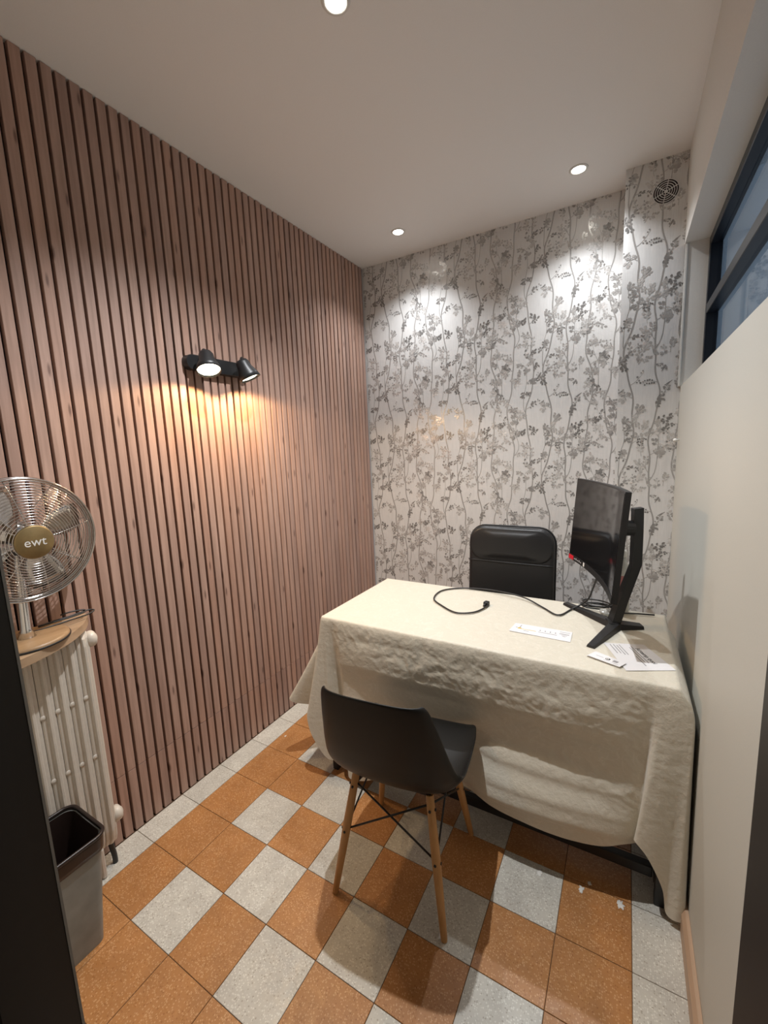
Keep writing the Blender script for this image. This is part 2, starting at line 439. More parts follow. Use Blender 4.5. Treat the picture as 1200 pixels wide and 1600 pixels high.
# ------------------------------------------------------------------ wallpaper print (flat, repeated drop)
def wallpaper_tile(seed=3):
    """polygons of one repeat: list of (points2d, tone, layer)"""
    R = random.Random(seed); W_, H_ = 0.53, 0.64
    polys = []
    def ribbon(pts, w0, w1, tone, layer):
        L, Rr = [], []
        n = len(pts)
        for i, p in enumerate(pts):
            d = (Vector(pts[min(i+1, n-1)])-Vector(pts[max(i-1, 0)])).normalized(); q = Vector((-d.y, d.x))*(w0+(w1-w0)*i/(n-1))/2
            L.append(Vector(p)+q); Rr.append(Vector(p)-q)
        for i in range(n-1): polys.append(([L[i], L[i+1], Rr[i+1], Rr[i]], tone, layer))
    def leaf(p, ang, l, w_, tone, layer):
        d = Vector((math.cos(ang), math.sin(ang))); q = Vector((-d.y, d.x)); p = Vector(p)
        polys.append(([p, p+d*l*0.28+q*w_*0.42, p+d*l*0.6+q*w_*0.5, p+d*l*0.88+q*w_*0.25, p+d*l, p+d*l*0.85-q*w_*0.3, p+d*l*0.55-q*w_*0.5, p+d*l*0.22-q*w_*0.36], tone, layer))
    def dot(p, r, tone, layer):
        polys.append(([Vector(p)+Vector((math.cos(a), math.sin(a)))*r for a in [2*PI*k/8 for k in range(8)]], tone, layer))
    def bird(p, s, flip, ang, tone):
        pts = [(0.5, 0.12), (0.44, 0.2), (0.33, 0.22), (0.2, 0.16), (-0.1, 0.12), (-0.4, 0.0), (-0.75, -0.12), (-0.72, -0.2), (-0.35, -0.14), (-0.1, -0.16), (0.12, -0.14), (0.3, -0.02), (0.4, 0.08)]
        c, s_ = math.cos(ang), math.sin(ang)
        polys.append(([Vector(p)+Vector(((x*flip)*c-y*s_, (x*flip)*s_+y*c))*s for x, y in pts], tone, 2))
    def sprig(p, ang, l, tone, lt, depth=0):
        n = 7; pts = [Vector(p)]; a = ang; curl = R.uniform(-0.26, 0.26)
        for k in range(n):
            a += curl+R.uniform(-0.08, 0.08); pts.append(pts[-1]+Vector((math.cos(a), math.sin(a)))*l/n)
        ribbon(pts, 0.0028, 0.0011, tone, 1)
        kind = R.random()
        for k in range(2, n+1):
            q = pts[k]
            for sgn in (1, -1):
                if R.random() < 0.68:
                    t2 = lt*R.uniform(0.75, 1.3)
                    if kind < 0.72:
                        b = a+sgn*R.uniform(0.4, 1.3); l2 = R.uniform(0.010, 0.020)
                        leaf(q+Vector((math.cos(b), math.sin(b)))*0.003, b, l2, l2*R.uniform(0.5, 0.75), t2, 2)
                    else:
                        dot(q+Vector((math.cos(a+sgn*1.2), math.sin(a+sgn*1.2)))*R.uniform(0.006, 0.011), R.uniform(0.0032, 0.0052), t2*0.8, 2)
        if depth == 0 and R.random() < 0.6:
            sprig(pts[3], ang+R.choice((-1, 1))*R.uniform(0.5, 0.9), l*0.6, tone, lt*R.uniform(0.9, 1.3), 1)
        return pts[-1]
    xs = [0.045, 0.15, 0.255, 0.36, 0.465]
    for ti, x0 in enumerate(xs):
        ph = R.uniform(0, 6.28); ph2 = R.uniform(0, 6.28); amp = R.uniform(0.014, 0.026)
        fx = lambda y: x0+amp*math.sin(2*PI*y/H_+ph)+0.007*math.sin(4*PI*y/H_+ph2)+0.003*math.sin(8*PI*y/H_+ph)
        tone = R.uniform(0.24, 0.31); ww = R.choice((0.0056, 0.0072, 0.0066))
        ribbon([(fx(H_*k/40), H_*k/40) for k in range(41)], ww, ww, tone, 1)
        # thin companion stem leaving the trunk
        y0 = R.uniform(0, H_); sd = R.choice((-1, 1)); pts = []
        for k in range(13):
            yy = y0+k*0.022; pts.append((fx(yy)+sd*0.042*(1-math.exp(-k/3.0))+0.004*math.sin(k*0.9), yy))
        ribbon(pts, 0.0038, 0.0018, tone*1.05, 1)
        for k in (5, 8, 10, 12): sprig(pts[k], PI/2+sd*R.uniform(-0.4, 1.1), R.uniform(0.03, 0.05), tone*1.1, R.uniform(0.2, 0.36))
        for k in range(9):
            yy = (k+R.uniform(0.2, 0.8))*H_/9; s = 1 if (k+ti) % 2 else -1
            base = R.choice((R.uniform(0.10, 0.17), R.uniform(0.26, 0.42), R.uniform(0.30, 0.44)))
            e = sprig((fx(yy), yy), PI/2-s*R.uniform(0.55, 1.15), R.uniform(0.05, 0.085), tone*1.1, base)
            if R.random() < 0.13: bird(e+Vector((0, 0.006)), R.uniform(0.024, 0.03), R.choice((-1, 1)), R.uniform(0.3, 1.0), R.uniform(0.15, 0.24))
    for k in range(30):
        p = Vector((R.uniform(0, W_), R.uniform(0, H_))); lt = R.uniform(0.34, 0.48)
        sprig(p, R.uniform(0.2, 2.9), R.uniform(0.04, 0.06), lt, lt)
    return polys, W_, H_
POLY, TW, TH = wallpaper_tile()
def print_mesh(u0, u1, v0, v1, uoff, place):
    bm = B(); lay = bm.loops.layers.float_color.new('tone')
    i0, i1 = int(math.floor((u0-uoff)/TW))-1, int(math.ceil((u1-uoff)/TW))+1
    rr = random.Random(5)
    for i in range(i0, i1):
        for j in range(-1, int(v1/TH)+2):
            du, dv = uoff+i*TW, j*TH
            for pts, tone, layer in POLY:
                q = [(p.x+du, p.y+dv) for p in pts]
                if max(a for a, b in q) < u0 or min(a for a, b in q) > u1 or max(b for a, b in q) < v0 or min(b for a, b in q) > v1: continue
                vv = [bm.verts.new((min(max(a, u0), u1), 0.0002*layer+rr.random()*0.00012, min(max(b, v0), v1))) for a, b in q]
                try: f = bm.faces.new(vv)
                except ValueError: continue
                t = tone
                t = 0.10+t*1.12
                for lp in f.loops: lp[lay] = (t, t*0.97, t*0.94, 1)
    for v in bm.verts: v.co = place(v.co)
    me = bpy.data.meshes.new('wallpaper_print'); bm.to_mesh(me); bm.free(); me.materials.append(M['print'])
    return me
pm = obj('wallpaper_print', print_mesh(0.001, COLX-0.001, 0.3, RH-0.001, 0.03, lambda c: Vector((c.x, RD-0.0003-c.y, c.z))), None, wall_back); pm['kind'] = 'stuff'
pm = obj('wallpaper_print', print_mesh(COLX+0.001, RWL-0.001, 0.3, RH-0.001, 0.03-0.12, lambda c: Vector((c.x, COLY-0.0003-c.y, c.z))), None, wall_column); pm['kind'] = 'stuff'

# ================================================================== CEILING DOWNLIGHTS
for x, y, SPOT_W, SPOT_A, SPOT_B, lab in ((0.889, 0.600, 84.0, 128, 0.75, 'round white recessed downlight nearest the doorway'),
                  (0.442, 1.816, 27.0, 122, 1.0, 'round white recessed downlight beside the slatted wall'),
                  (1.405, 1.804, 27.0, 122, 1.0, 'round white recessed downlight beside the papered column')):
    t = thing('downlight', lab, 'light', (x, y, RH), 0, 'ceiling downlights')
    obj('trim_ring', lathe(B(), [(0.029, -0.001), (0.031, -0.004), (0.040, -0.003), (0.042, 0.0), (0.029, 0.0), (0.029, -0.001)], 32), 'trim_white', t, True)
    obj('lens', lathe(B(), [(0, -0.0035), (0.020, -0.003), (0.029, -0.001), (0.029, 0.0), (0, 0.0)], 24), 'lens', t, True)
    l = bpy.data.lights.new('downlight_beam', 'SPOT'); l.energy = SPOT_W; l.color = SPOT_COL; l.spot_size = math.radians(SPOT_A); l.spot_blend = SPOT_B; l.shadow_soft_size = 0.014
    lo = bpy.data.objects.new('downlight_beam', l); COL.objects.link(lo); lo.parent = t; lo.location = (0, 0, -0.03)

# ================================================================== DESK
DX0, DX1, DY0, DY1 = 0.505, 1.806, 0.826, 1.416
desk = thing('desk', 'black metal desk hidden under the cream tablecloth', 'desk', ((DX0+DX1)/2, (DY0+DY1)/2, 0))
hx, hy = (DX1-DX0)/2, (DY1-DY0)/2
obj('desktop', box(B(), -hx+0.014, hx-0.014, -hy+0.014, hy-0.014, 0.725, 0.748, 0.003, 1), 'black_metal', desk)
for sx in (-1, 1):
    for sy in (-1, 1):
        lx, ly = sx*(hx-0.017), sy*(hy-0.017)
        obj('leg', box(B(), lx-0.014, lx+0.014, ly-0.014, ly+0.014, 0, 0.724, 0.002, 1), 'black_metal', desk)
for sy in (-1,):
    ly = sy*(hy-0.065)
    obj('foot_rail', box(B(), -hx+0.035, hx-0.035, ly-0.014, ly+0.014, 0.045, 0.085, 0.003, 1), 'black_metal', desk)
for sx in (-1, 1):
    lx = sx*(hx-0.02)
    obj('side_rail', box(B(), lx-0.012, lx+0.012, -hy+0.035, hy-0.035, 0.045, 0.085, 0.003, 1), 'black_metal', desk)

# ------------------------------------------------------------------ tablecloth
CX0, CX1, CY0, CY1, CZ = 0.497, 1.814, 0.816, 1.424, 0.7535
ctl = [  # top point (x, y), hem point (x, y, z), weight of the front belly
    (0.497, 1.424, 0.465, 1.44, 0.47, 0), (0.497, 1.25, 0.445, 1.25, 0.34, 0), (0.497, 1.10, 0.405, 1.10, 0.31, 0), (0.497, 0.99, 0.36, 0.98, 0.29, 0),
    (0.497, 0.945, 0.325, 0.90, 0.30, 0), (0.497, 0.915, 0.296, 0.805, 0.322, 0), (0.497, 0.895, 0.325, 0.80, 0.30, 0), (0.497, 0.870, 0.425, 0.895, 0.26, 0), (0.497, 0.850, 0.468, 0.90, 0.26, 0),
    (0.497, 0.835, 0.425, 0.81, 0.28, 0), (0.497, 0.825, 0.432, 0.762, 0.296, 0), (0.499, 0.819, 0.452, 0.752, 0.225, 0), (0.504, 0.816, 0.485, 0.760, 0.155, 0), (0.512, 0.816, 0.520, 0.770, 0.105, 0),
    (0.525, 0.816, 0.550, 0.780, 0.095, 0), (0.545, 0.816, 0.572, 0.825, 0.085, 0.1), (0.56, 0.816, 0.596, 0.862, 0.06, 0.2), (0.60, 0.816, 0.62, 0.80, 0.025, 0.3), (0.70, 0.816, 0.71, 0.79, 0.05, 0.6), (0.85, 0.816, 0.85, 0.80, 0.12, 1),
    (1.0, 0.816, 1.0, 0.80, 0.17, 1), (1.13, 0.816, 1.13, 0.80, 0.185, 1), (1.33, 0.816, 1.33, 0.80, 0.165, 1), (1.5, 0.816, 1.5, 0.80, 0.15, 0.9), (1.62, 0.816, 1.615, 0.805, 0.16, 0.7),
    (1.70, 0.816, 1.685, 0.815, 0.19, 0.35), (1.745, 0.816, 1.72, 0.83, 0.20, 0.1), (1.765, 0.816, 1.712, 0.80, 0.235, 0), (1.78, 0.816, 1.715, 0.782, 0.243, 0),
    (1.79, 0.816, 1.75, 0.778, 0.205, 0), (1.80, 0.816, 1.790, 0.785, 0.115, 0), (1.807, 0.817, 1.803, 0.786, 0.035, 0), (1.812, 0.821, 1.832, 0.778, 0.03, 0),
    (1.814, 0.84, 1.852, 0.795, 0.04, 0), (1.814, 0.90, 1.85, 0.885, 0.08, 0), (1.814, 1.0, 1.845, 1.0, 0.2, 0), (1.814, 1.2, 1.838, 1.2, 0.3, 0), (1.814, 1.35, 1.838, 1.36, 0.40, 0),
    (1.814, 1.424, 1.832, 1.44, 0.47, 0), (1.5, 1.424, 1.5, 1.436, 0.56, 0), (1.2, 1.424, 1.2, 1.432, 0.58, 0), (0.9, 1.424, 0.9, 1.432, 0.58, 0), (0.65, 1.424, 0.65, 1.436, 0.56, 0)]
def lin(c, per):
    out = []
    n = len(c)
    top = [Vector((a[0], a[1], 0)) for a in c]
    hem = spline([(a[2], a[3], a[4]) for a in c], 120, True)
    for i in range(n):
        a, b = c[i], c[(i+1) % n]
        L = max((Vector(a[2:5])-Vector(b[2:5])).length, (top[i]-top[(i+1) % n]).length)
        k = max(4, min(40, int(L/per)))
        for q in range(k):
            t = q/k
            hp = hem[i*120+int(round(t*120))]
            out.append((top[i].lerp(top[(i+1) % n], t), hp, a[5]+(b[5]-a[5])*t))
    return out
cc = lin(ctl, 0.0055)
def belly(z):
    pts = [(0.76, 0), (0.70, 0.004), (0.62, 0.010), (0.57, 0.008), (0.50, -0.022), (0.42, -0.026), (0.345, -0.002), (0.27, 0.026), (0.225, 0.034), (0.19, 0.012), (0.0, 0.0)]
    for (za, a), (zb, b) in zip(pts, pts[1:]):
        if z >= zb:
            t = (za-z)/(za-zb); t = t*t*(3-2*t); return a+(b-a)*t
    return 0
def make_cloth():
    bm = B(); NR, NT = 110, 10; ringv = []
    cx, cy = (CX0+CX1)/2, (CY0+CY1)/2
    for k in range(NT):                       # top, from middle line outwards
        f = 0.70+0.25*k/(NT-1); row = []
        for tp, hp, wf in cc:
            ax = cx+max(-0.35, min(0.35, tp.x-cx))
            p = Vector((ax, cy, 0)).lerp(tp, f)
            z = CZ+0.0009*noise.noise(Vector((p.x*16, p.y*16, 1.3)))+0.0008*max(0, 1-abs(noise.noise(Vector((p.x*7, p.y*7, 4.1))))*9)
            row.append(bm.verts.new((p.x, p.y, z)))
        ringv.append(row)
    for k in range(NR+1):
        t = k/NR; row = []
        for tp, hp, wf in cc:
            z = CZ+(hp.z-CZ)*t
            drop = CZ-z
            g = t**1.15
            p = Vector((tp.x+(hp.x-tp.x)*g, tp.y+(hp.y-tp.y)*g, z))
            qn = Vector((max(CX0+0.02, min(CX1-0.02, tp.x)), max(CY0+0.02, min(CY1-0.02, tp.y)), 0))
            nv = (tp-qn).normalized(); nx, ny = nv.x, nv.y
            rnd = 0.008*(1-math.exp(-drop/0.010))-0.008       # rounded table edge
            off = rnd
            if nx <= 0.8 and ny <= 0.3:
                wz = belly(z)*wf
                sway = 0.010*wf*math.sin(p.x*9+2.1*t)*t
                push = 0.0
                q3 = Vector((p.x*26+z*12, z*30-p.x*8, 2.2)); q4 = Vector((p.x*60+z*40, z*70-p.x*30, 7.0))
                wr = noise.noise(Vector((p.x*12, z*16, 0.4)))*0.7+(0.5-abs(noise.noise(q3))*2.2)*0.7+(0.4-abs(noise.noise(q4))*2.0)*0.35*(1 if z > 0.4 else 0.5)
                amp = min(1, drop/0.03)*0.0035*(0.3+0.9*min(1, max(0, (0.78-z)/0.1)))*(0.25 if z < 0.15 else 1)
                env = 1.0 if ny < -0.5 else 0.45
                if wf < 0.2: env *= 0.35
                ks = max(0.22, min(1, (z+0.3*(p.x-1.15)-0.40)/0.14))
                off += wz+sway+wr*amp*env*ks*0.8
                off -= 0.024*math.exp(-((p.x-1.165)/0.07)**2)*max(0, min(1, (0.50-z)/0.12))    # cloth pressed back by the chair leg
            p += nv*off
            bw = max(0, min(1, (tp.x-1.785)/0.027))*(1-math.exp(-(drop/0.05)**1.6))*(1-t) if tp.y < 1.3 else 0
            p += Vector((0.036, -0.008 if tp.y < 0.9 else 0, 0))*bw
            if p.x > RWL-0.004: p.x = RWL-0.004
            row.append(bm.verts.new(p))
        ringv.append(row)
    n = len(cc)
    bm.faces.new(ringv[0])
    for a, b in zip(ringv, ringv[1:]):
        for i in range(n):
            try: bm.faces.new((a[i], a[(i+1) % n], b[(i+1) % n], b[i]))
            except ValueError: pass
    bmesh.ops.remove_doubles(bm, verts=bm.verts, dist=0.0002)
    return bm
cloth = tag(obj('tablecloth', make_cloth(), 'cloth', None, True), 'cream damask tablecloth hanging unevenly over the desk', 'tablecloth')
DZ = CZ+0.0016

# ================================================================== SHELL CHAIR
chair = thing('shell_chair', 'black plastic shell chair on wooden dowel legs in front of the desk', 'chair', (1.018, 0.592, 0), math.radians(6.2))
prof = spline([(0.222, 0.405), (0.214, 0.432), (0.175, 0.446), (0.09, 0.440), (0.0, 0.428), (-0.09, 0.424), (-0.155, 0.443), (-0.195, 0.492), (-0.215, 0.56), (-0.230, 0.635), (-0.243, 0.71), (-0.253, 0.778)], 5)
prof = [(p[0], p[1]) for p in [(q.x, q.y) for q in [Vector((a[0], a[1], 0)) if not isinstance(a, Vector) else a for a in prof]]]
bm = B(); NP = len(prof); NS = 28; g = []
for i, (py_, pz_) in enumerate(prof):
    t = i/(NP-1)
    hw = [(0, 0.095), (0.02, 0.135), (0.05, 0.166), (0.09, 0.190), (0.15, 0.210), (0.24, 0.225), (0.42, 0.233), (0.58, 0.230), (0.72, 0.212), (0.86, 0.190), (0.95, 0.174), (0.98, 0.166), (1.0, 0.153)]
    for (a, b), (c, d) in zip(hw, hw[1:]):
        if t <= c + 1e-9:
            h_ = b+(d-b)*(t-a)/(c-a); break
    d0 = Vector(prof[min(i+1, NP-1)])-Vector(prof[max(i-1, 0)]); d0.normalize()
    nrm = Vector((d0.y, -d0.x))           # towards the sitter
    if nrm.y < 0 and t < 0.3: nrm = Vector((0, 1))
    nrm = Vector((nrm.x, abs(nrm.y)))
    lift = [(0, 0.0), (0.1, 0.006), (0.3, 0.022), (0.5, 0.070), (0.62, 0.085), (0.8, 0.060), (1.0, 0.030)]
    for (a, b), (c, d) in zip(lift, lift[1:]):
        if t <= c + 1e-9:
            lf = b+(d-b)*(t-a)/(c-a); break
    row = []
    for s in range(NS+1):
        u = -1+2*s/NS
        k = abs(u)**2.6
        x = math.sin(u*PI/2*0.92)/math.sin(PI/2*0.92)*h_
        zk = max(0.0, min(1.0, (0.78-t)/0.25))
        row.append(bm.verts.new((x, py_+nrm.x*lf*k, pz_+nrm.y*lf*k*zk)))
    g.append(row)
for a, b in zip(g, g[1:]):
    for s in range(NS): bm.faces.new((a[s], a[s+1], b[s+1], b[s]))
sh = obj('shell', bm, 'shell', chair, True)
sd = sh.modifiers.new('thickness', 'SOLIDIFY'); sd.thickness = 0.006; sd.offset = 0
bv = sh.modifiers.new('smooth', 'SUBSURF'); bv.levels = 1; bv.render_levels = 1
tops = {}
for sx in (-1, 1):
    for sy in (-1, 1):
        top, ft = Vector((sx*0.128, sy*0.118+0.01, 0.405)), Vector((sx*0.189, sy*0.190, 0.0))
        tops[(sx, sy)] = (top, ft)
        lg = obj('leg', tube(B(), [ft, ft.lerp(top, 0.02), ft.lerp(top, 0.55), top], [0.0095, 0.0105, 0.0145, 0.0125], 14), 'beech', chair)
        sharp(lg, 50)
        d = (top-ft).normalized(); o_ = Vector((sx, sy, 0)).normalized()
        for f in (0.53, 0.90):
            c = ft.lerp(top, f)
            for nn in ((Vector((0, sy, 0))), (Vector((sx, 0, 0)))):
                obj('bolt', tube(B(), [c+nn*0.011, c+nn*0.0165], 0.0042, 10), 'black_metal', lg, True)
fr = B()
for a, b in (((-1, -1), (1, -1)), ((1, -1), (1, 1)), ((1, 1), (-1, 1)), ((-1, 1), (-1, -1))):
    A, Bq = tops[a], tops[b]
    for p, q in ((A, Bq), (Bq, A)):
        hi = p[1].lerp(p[0], 0.93); lo_ = q[1].lerp(q[0], 0.53)
        w_ = B(); tube(w_, [hi, lo_], 0.0032, 8); obj('cross_wire', w_, 'black_metal', chair, True)
for k, (top, ft) in tops.items():
    tube(fr, [top+Vector((0, 0, -0.03)), Vector((top.x*0.75, top.y*0.75, 0.412))], 0.008, 8)
tube(fr, [tops[(-1, -1)][0], tops[(1, -1)][0], tops[(1, 1)][0], tops[(-1, 1)][0]], 0.007, 8, True)
obj('seat_mount', fr, 'black_metal', chair, True)

# ================================================================== OFFICE CHAIR
oc = thing('office_chair', 'black leather office chair behind the desk', 'chair', (1.12, 1.60, 0), 0.0)
def cushion(w_, h_, d_, r, puff, nu=26, nv=26):
    """padded panel in local xz, facing -y"""
    bm = B(); pts = rrect(w_, h_, r, 7); n = len(pts); rings = []
    for side in (-1, 1):
        prev = None
        for k, (sc, dy) in enumerate(((1.0, 0.0), (1.0, 0.45), (0.985, 0.72), (0.955, 0.9), (0.90, 1.0), (0.7, 1.0+puff), (0.4, 1.0+puff*1.25), (0.0, 1.0+puff*1.3))):
            if sc == 0: ring = [bm.verts.new((0, side*d_/2*dy, 0))]
            else: ring = [bm.verts.new((x*sc if sc < 0.9 else x-math.copysign((1-sc)*w_*0.5, x)*(abs(x)/(w_/2)), side*d_/2*dy, y*sc if sc < 0.9 else y-math.copysign((1-sc)*w_*0.5, y)*(abs(y)/(h_/2)))) for x, y in pts]
            if prev:
                for i in range(n):
                    if len(ring) == 1: bm.faces.new((prev[i], prev[(i+1) % n], ring[0]))
                    else: bm.faces.new((prev[i], prev[(i+1) % n], ring[(i+1) % n], ring[i]))
            prev = ring
    bmesh.ops.remove_doubles(bm, verts=bm.verts, dist=0.0001)
    return bm
tilt = Matrix.Translation((0, 0.10, 0.70)) @ Matrix.Rotation(math.radians(-5), 4, 'X')
bm = cushion(0.452, 0.66, 0.075, 0.085, 0.10); bm.transform(tilt)
back = obj('backrest', bm, 'leather', oc, True)
bm = cushion(0.438, 0.182, 0.022, 0.078, 0.5); bm.transform(tilt @ Matrix.Translation((0, -0.034, 0.232)))
obj('head_pad', bm, 'leather', back, True)
bm = tube(B(), [tilt @ Vector((-0.225+0.45*k/16, -0.041-0.006*math.sin(PI*k/16), 0.138)) for k in range(17)], 0.0028, 6)
obj('seam', bm, 'black_plastic', back, True)
bm = tube(B(), [tilt @ Vector((x, -0.002, z)) for x, z in rrect(0.458, 0.666, 0.088, 7)], 0.0045, 6, True)
obj('piping', bm, 'leather', back, True)
bm = cushion(0.46, 0.44, 0.09, 0.08, 0.10); bm.transform(Matrix.Translation((0, -0.13, 0.44)) @ Matrix.Rotation(PI/2, 4, 'X'))
obj('seat', bm, 'leather', oc, True)
obj('back_bar', tube(B(), spline([(0, -0.1, 0.385), (0, 0.10, 0.385), (0, 0.15, 0.42), (0, 0.155, 0.60)], 6), 0.016, 8), 'black_metal', oc, True)
obj('gas_lift', tube(B(), [(0, -0.12, 0.10), (0, -0.12, 0.26), (0, -0.12, 0.261), (0, -0.12, 0.40)], [0.026, 0.026, 0.016, 0.016], 14), 'black_metal', oc, True)
for k in range(5):
    a = 2*PI*k/5+0.3; d = Vector((math.cos(a), math.sin(a), 0)); c = Vector((0, -0.12, 0))
    obj('base_arm', tube(B(), [c+Vector((0, 0, 0.11)), c+d*0.15+Vector((0, 0, 0.095)), c+d*0.27+Vector((0, 0, 0.075))], [0.02, 0.017, 0.013], 8), 'black_plastic', oc, True)
    q = c+d*0.26; s = Vector((-d.y, d.x, 0))
    obj('caster', tube(tube(B(), [q+s*0.008+Vector((0, 0, 0.026)), q+s*0.024+Vector((0, 0, 0.026))], 0.026, 14), [q-s*0.024+Vector((0, 0, 0.026)), q-s*0.008+Vector((0, 0, 0.026))], 0.026, 14), 'black_plastic', oc, True)

# ================================================================== MONITOR
mon = thing('curved_monitor', 'black curved monitor on a V-shaped stand at the right end of the desk', 'monitor', (1.62, 1.225, DZ))
nrm = Vector((-0.95, -0.315, 0)).normalized(); lat = Vector((-nrm.y, nrm.x, 0))     # lat: towards the camera when negative
lat = Vector((nrm.y, -nrm.x, 0))                                                     # towards +y (far edge)
MC = Vector((1.574, 1.203, 1.128))-Vector(mon.location)
TILT = math.radians(4.5)
up_m = (Vector((0, 0, 1))*math.cos(TILT)-nrm*math.sin(TILT)); n_m = (nrm*math.cos(TILT)+Vector((0, 0, 1))*math.sin(TILT))
RC, HWM, HHM = 1.35, 0.298, 0.180
def mpt(u, v, d):
    """u along the arc, v up, d towards the viewer from the screen surface"""
    a = u/RC; r = RC-d
    return MC + lat*(r*math.sin(a)) + n_m*(RC-r*math.cos(a)) + up_m*v
def mpanel(u0, u1, v0, v1, d0, d1, nu=20):
    bm = B(); L = []
    for i in range(nu+1):
        u = u0+(u1-u0)*i/nu
        dd = d1(u) if callable(d1) else d1
        L.append([bm.verts.new(mpt(u, v0, d0)), bm.verts.new(mpt(u, v1, d0)), bm.verts.new(mpt(u, v1, dd)), bm.verts.new(mpt(u, v0, dd))])
    for a, b in zip(L, L[1:]):
        for k in range(4): bm.faces.new((a[k], a[(k+1) % 4], b[(k+1) % 4], b[k]))
    bm.faces.new(L[0]); bm.faces.new(L[-1][::-1])
    return bm
case = obj('casing', mpanel(-HWM, HWM, -HHM, HHM, -0.0005, lambda u: -0.018), 'black_plastic', mon); sharp(case, 40)
bl = obj('rear_housing', mpanel(-HWM*0.86, HWM*0.86, -HHM*0.82, HHM*0.85, -0.017, lambda u: -0.019-0.024*(1-(abs(u)/(HWM*0.86))**3)), 'black_plastic', mon); sharp(bl, 40)
scr = obj('screen', mpanel(-HWM+0.006, HWM-0.006, -HHM+0.022, HHM-0.006, -0.001, 0.0008), 'screen', mon); sharp(scr, 40)
chin = obj('chin_bezel', mpanel(-HWM, HWM, -HHM-0.002, -HHM+0.021, -0.002, 0.002), 'black_plastic', mon); sharp(chin, 40)
obj('red_sticker', mpanel(HWM-0.048, HWM-0.003, -HHM-0.001, -HHM+0.018, 0.0021, 0.0025, 4), 'red', chin)
obj('white_sticker', mpanel(HWM-0.165, HWM-0.152, -HHM+0.002, -HHM+0.018, 0.0021, 0.0025, 2), 'white_print', chin)
for k in range(5):
    obj('print_line', mpanel(HWM-0.065-0.016*k, HWM-0.055-0.016*k, -HHM+0.006, -HHM+0.011+0.003*(k % 2), 0.0021, 0.0023, 2), 'grey_ink', chin)
def W2(x, y, z): return Vector((x, y, z))-Vector(mon.location)
# neck: bent plate in the plane of the facing direction
base = Vector((1.628, 1.222, 0)); back_d = -nrm
def npt(d, z, s): return W2(*(base+back_d*d+lat*s)) + Vector((0, 0, z))
sect = [(0.000, DZ+0.012, 0.056), (0.026, 0.86, 0.046), (0.058, 0.965, 0.038), (0.068, 1.00, 0.036), (0.068, 1.12, 0.035), (0.066, 1.215, 0.034)]
bm = B(); rings = []
for d, z, hw_ in sect:
    th = 0.016
    rings.append([bm.verts.new(npt(d-th, z, -hw_*0.5)), bm.verts.new(npt(d-th, z, hw_*0.5)), bm.verts.new(npt(d+th, z+0.004, hw_*0.5)), bm.verts.new(npt(d+th, z+0.004, -hw_*0.5))])
for a, b in zip(rings, rings[1:]):
    for k in range(4): bm.faces.new((a[k], a[(k+1) % 4], b[(k+1) % 4], b[k]))
bm.faces.new(rings[0]); bm.faces.new(rings[-1][::-1])
obj('neck', bm, 'black_metal', mon)
mb = npt(0.055, 1.14, 0); mf = mpt(0, 0.02, -0.040)
obj('tilt_mount', tube(B(), [mb, mf], [0.028, 0.034], 16), 'black_plastic', mon)
def foot(pa, pb, wa, wb, ha, hb):
    bm = B(); pa, pb = Vector((*pa, 0)), Vector((*pb, 0)); s = (pb-pa).normalized(); s = Vector((-s.y, s.x, 0))
    q = []
    for p, w_, h_ in ((pa, wa, ha), (pb, wb, hb)):
        q.append([bm.verts.new(W2(*(p+s*k*w_/2))+Vector((0, 0, z))) for k, z in ((-1, DZ), (1, DZ), (0.75, DZ+h_), (-0.75, DZ+h_))])
    for k in range(4): bm.faces.new((q[0][k], q[0][(k+1) % 4], q[1][(k+1) % 4], q[1][k]))
    bm.faces.new(q[0]); bm.faces.new(q[1][::-1])
    return bm
J = (1.636, 1.205)
obj('stand_foot', foot(J, (1.436, 1.385), 0.05, 0.028, 0.022, 0.009), 'black_metal', mon)
obj('stand_foot', foot(J, (1.563, 0.985), 0.048, 0.028, 0.022, 0.009), 'black_metal', mon)
obj('stand_heel', foot((1.61, 1.20), (1.722, 1.246), 0.07, 0.045, 0.024, 0.010), 'black_metal', mon)

# ================================================================== THINGS ON THE DESK
def dp(px, py, h=0.0):
    p = at(px, py, 2, DZ+h); return Vector((p.x, p.y, DZ+h))
R_C = 0.0046
pts = [dp(764, 944, 0.006), dp(755, 951, R_C), dp(738, 957, R_C), dp(712, 957, R_C), dp(690, 946, R_C), dp(678, 935, R_C), dp(690, 923, R_C), dp(720, 919, R_C),
       dp(760, 921, 0.012), dp(795, 927, 0.016), dp(822, 935, 0.012), dp(848, 949, R_C), dp(872, 961, R_C), dp(893, 952, R_C)]
e1 = mpt(0.055, -HHM+0.01, -0.03)+Vector(mon.location)
pts += [Vector((1.525, 1.345, 0.80)), Vector((1.548, 1.30, 0.87)), e1]
cab = thing('power_cable', 'black cable with a plug looping across the tablecloth to the monitor', 'cable', (1.124, 1.231, DZ))
base_c = Vector(cab.location)
obj('cord', tube(B(), [p-base_c for p in spline(pts, 8)], 0.0036, 8), 'black_plastic', cab, True)
pd = (dp(764, 944)-dp(748, 955)).normalized(); pl = dp(760, 946)
pm_ = basis(pd, Vector((-pd.y, pd.x, 0)), (0, 0, 1), pl-base_c)
pb = box(B(), -0.012, 0.014, -0.011, 0.011, 0.0, 0.019, 0.004, 2, pm_); obj('plug', pb, 'black_plastic', cab)
obj('strain_relief', tube(B(), [pm_ @ Vector((-0.028, 0, 0.006)), pm_ @ Vector((-0.011, 0, 0.009))], [0.0042, 0.007], 8), 'black_plastic', cab, True)
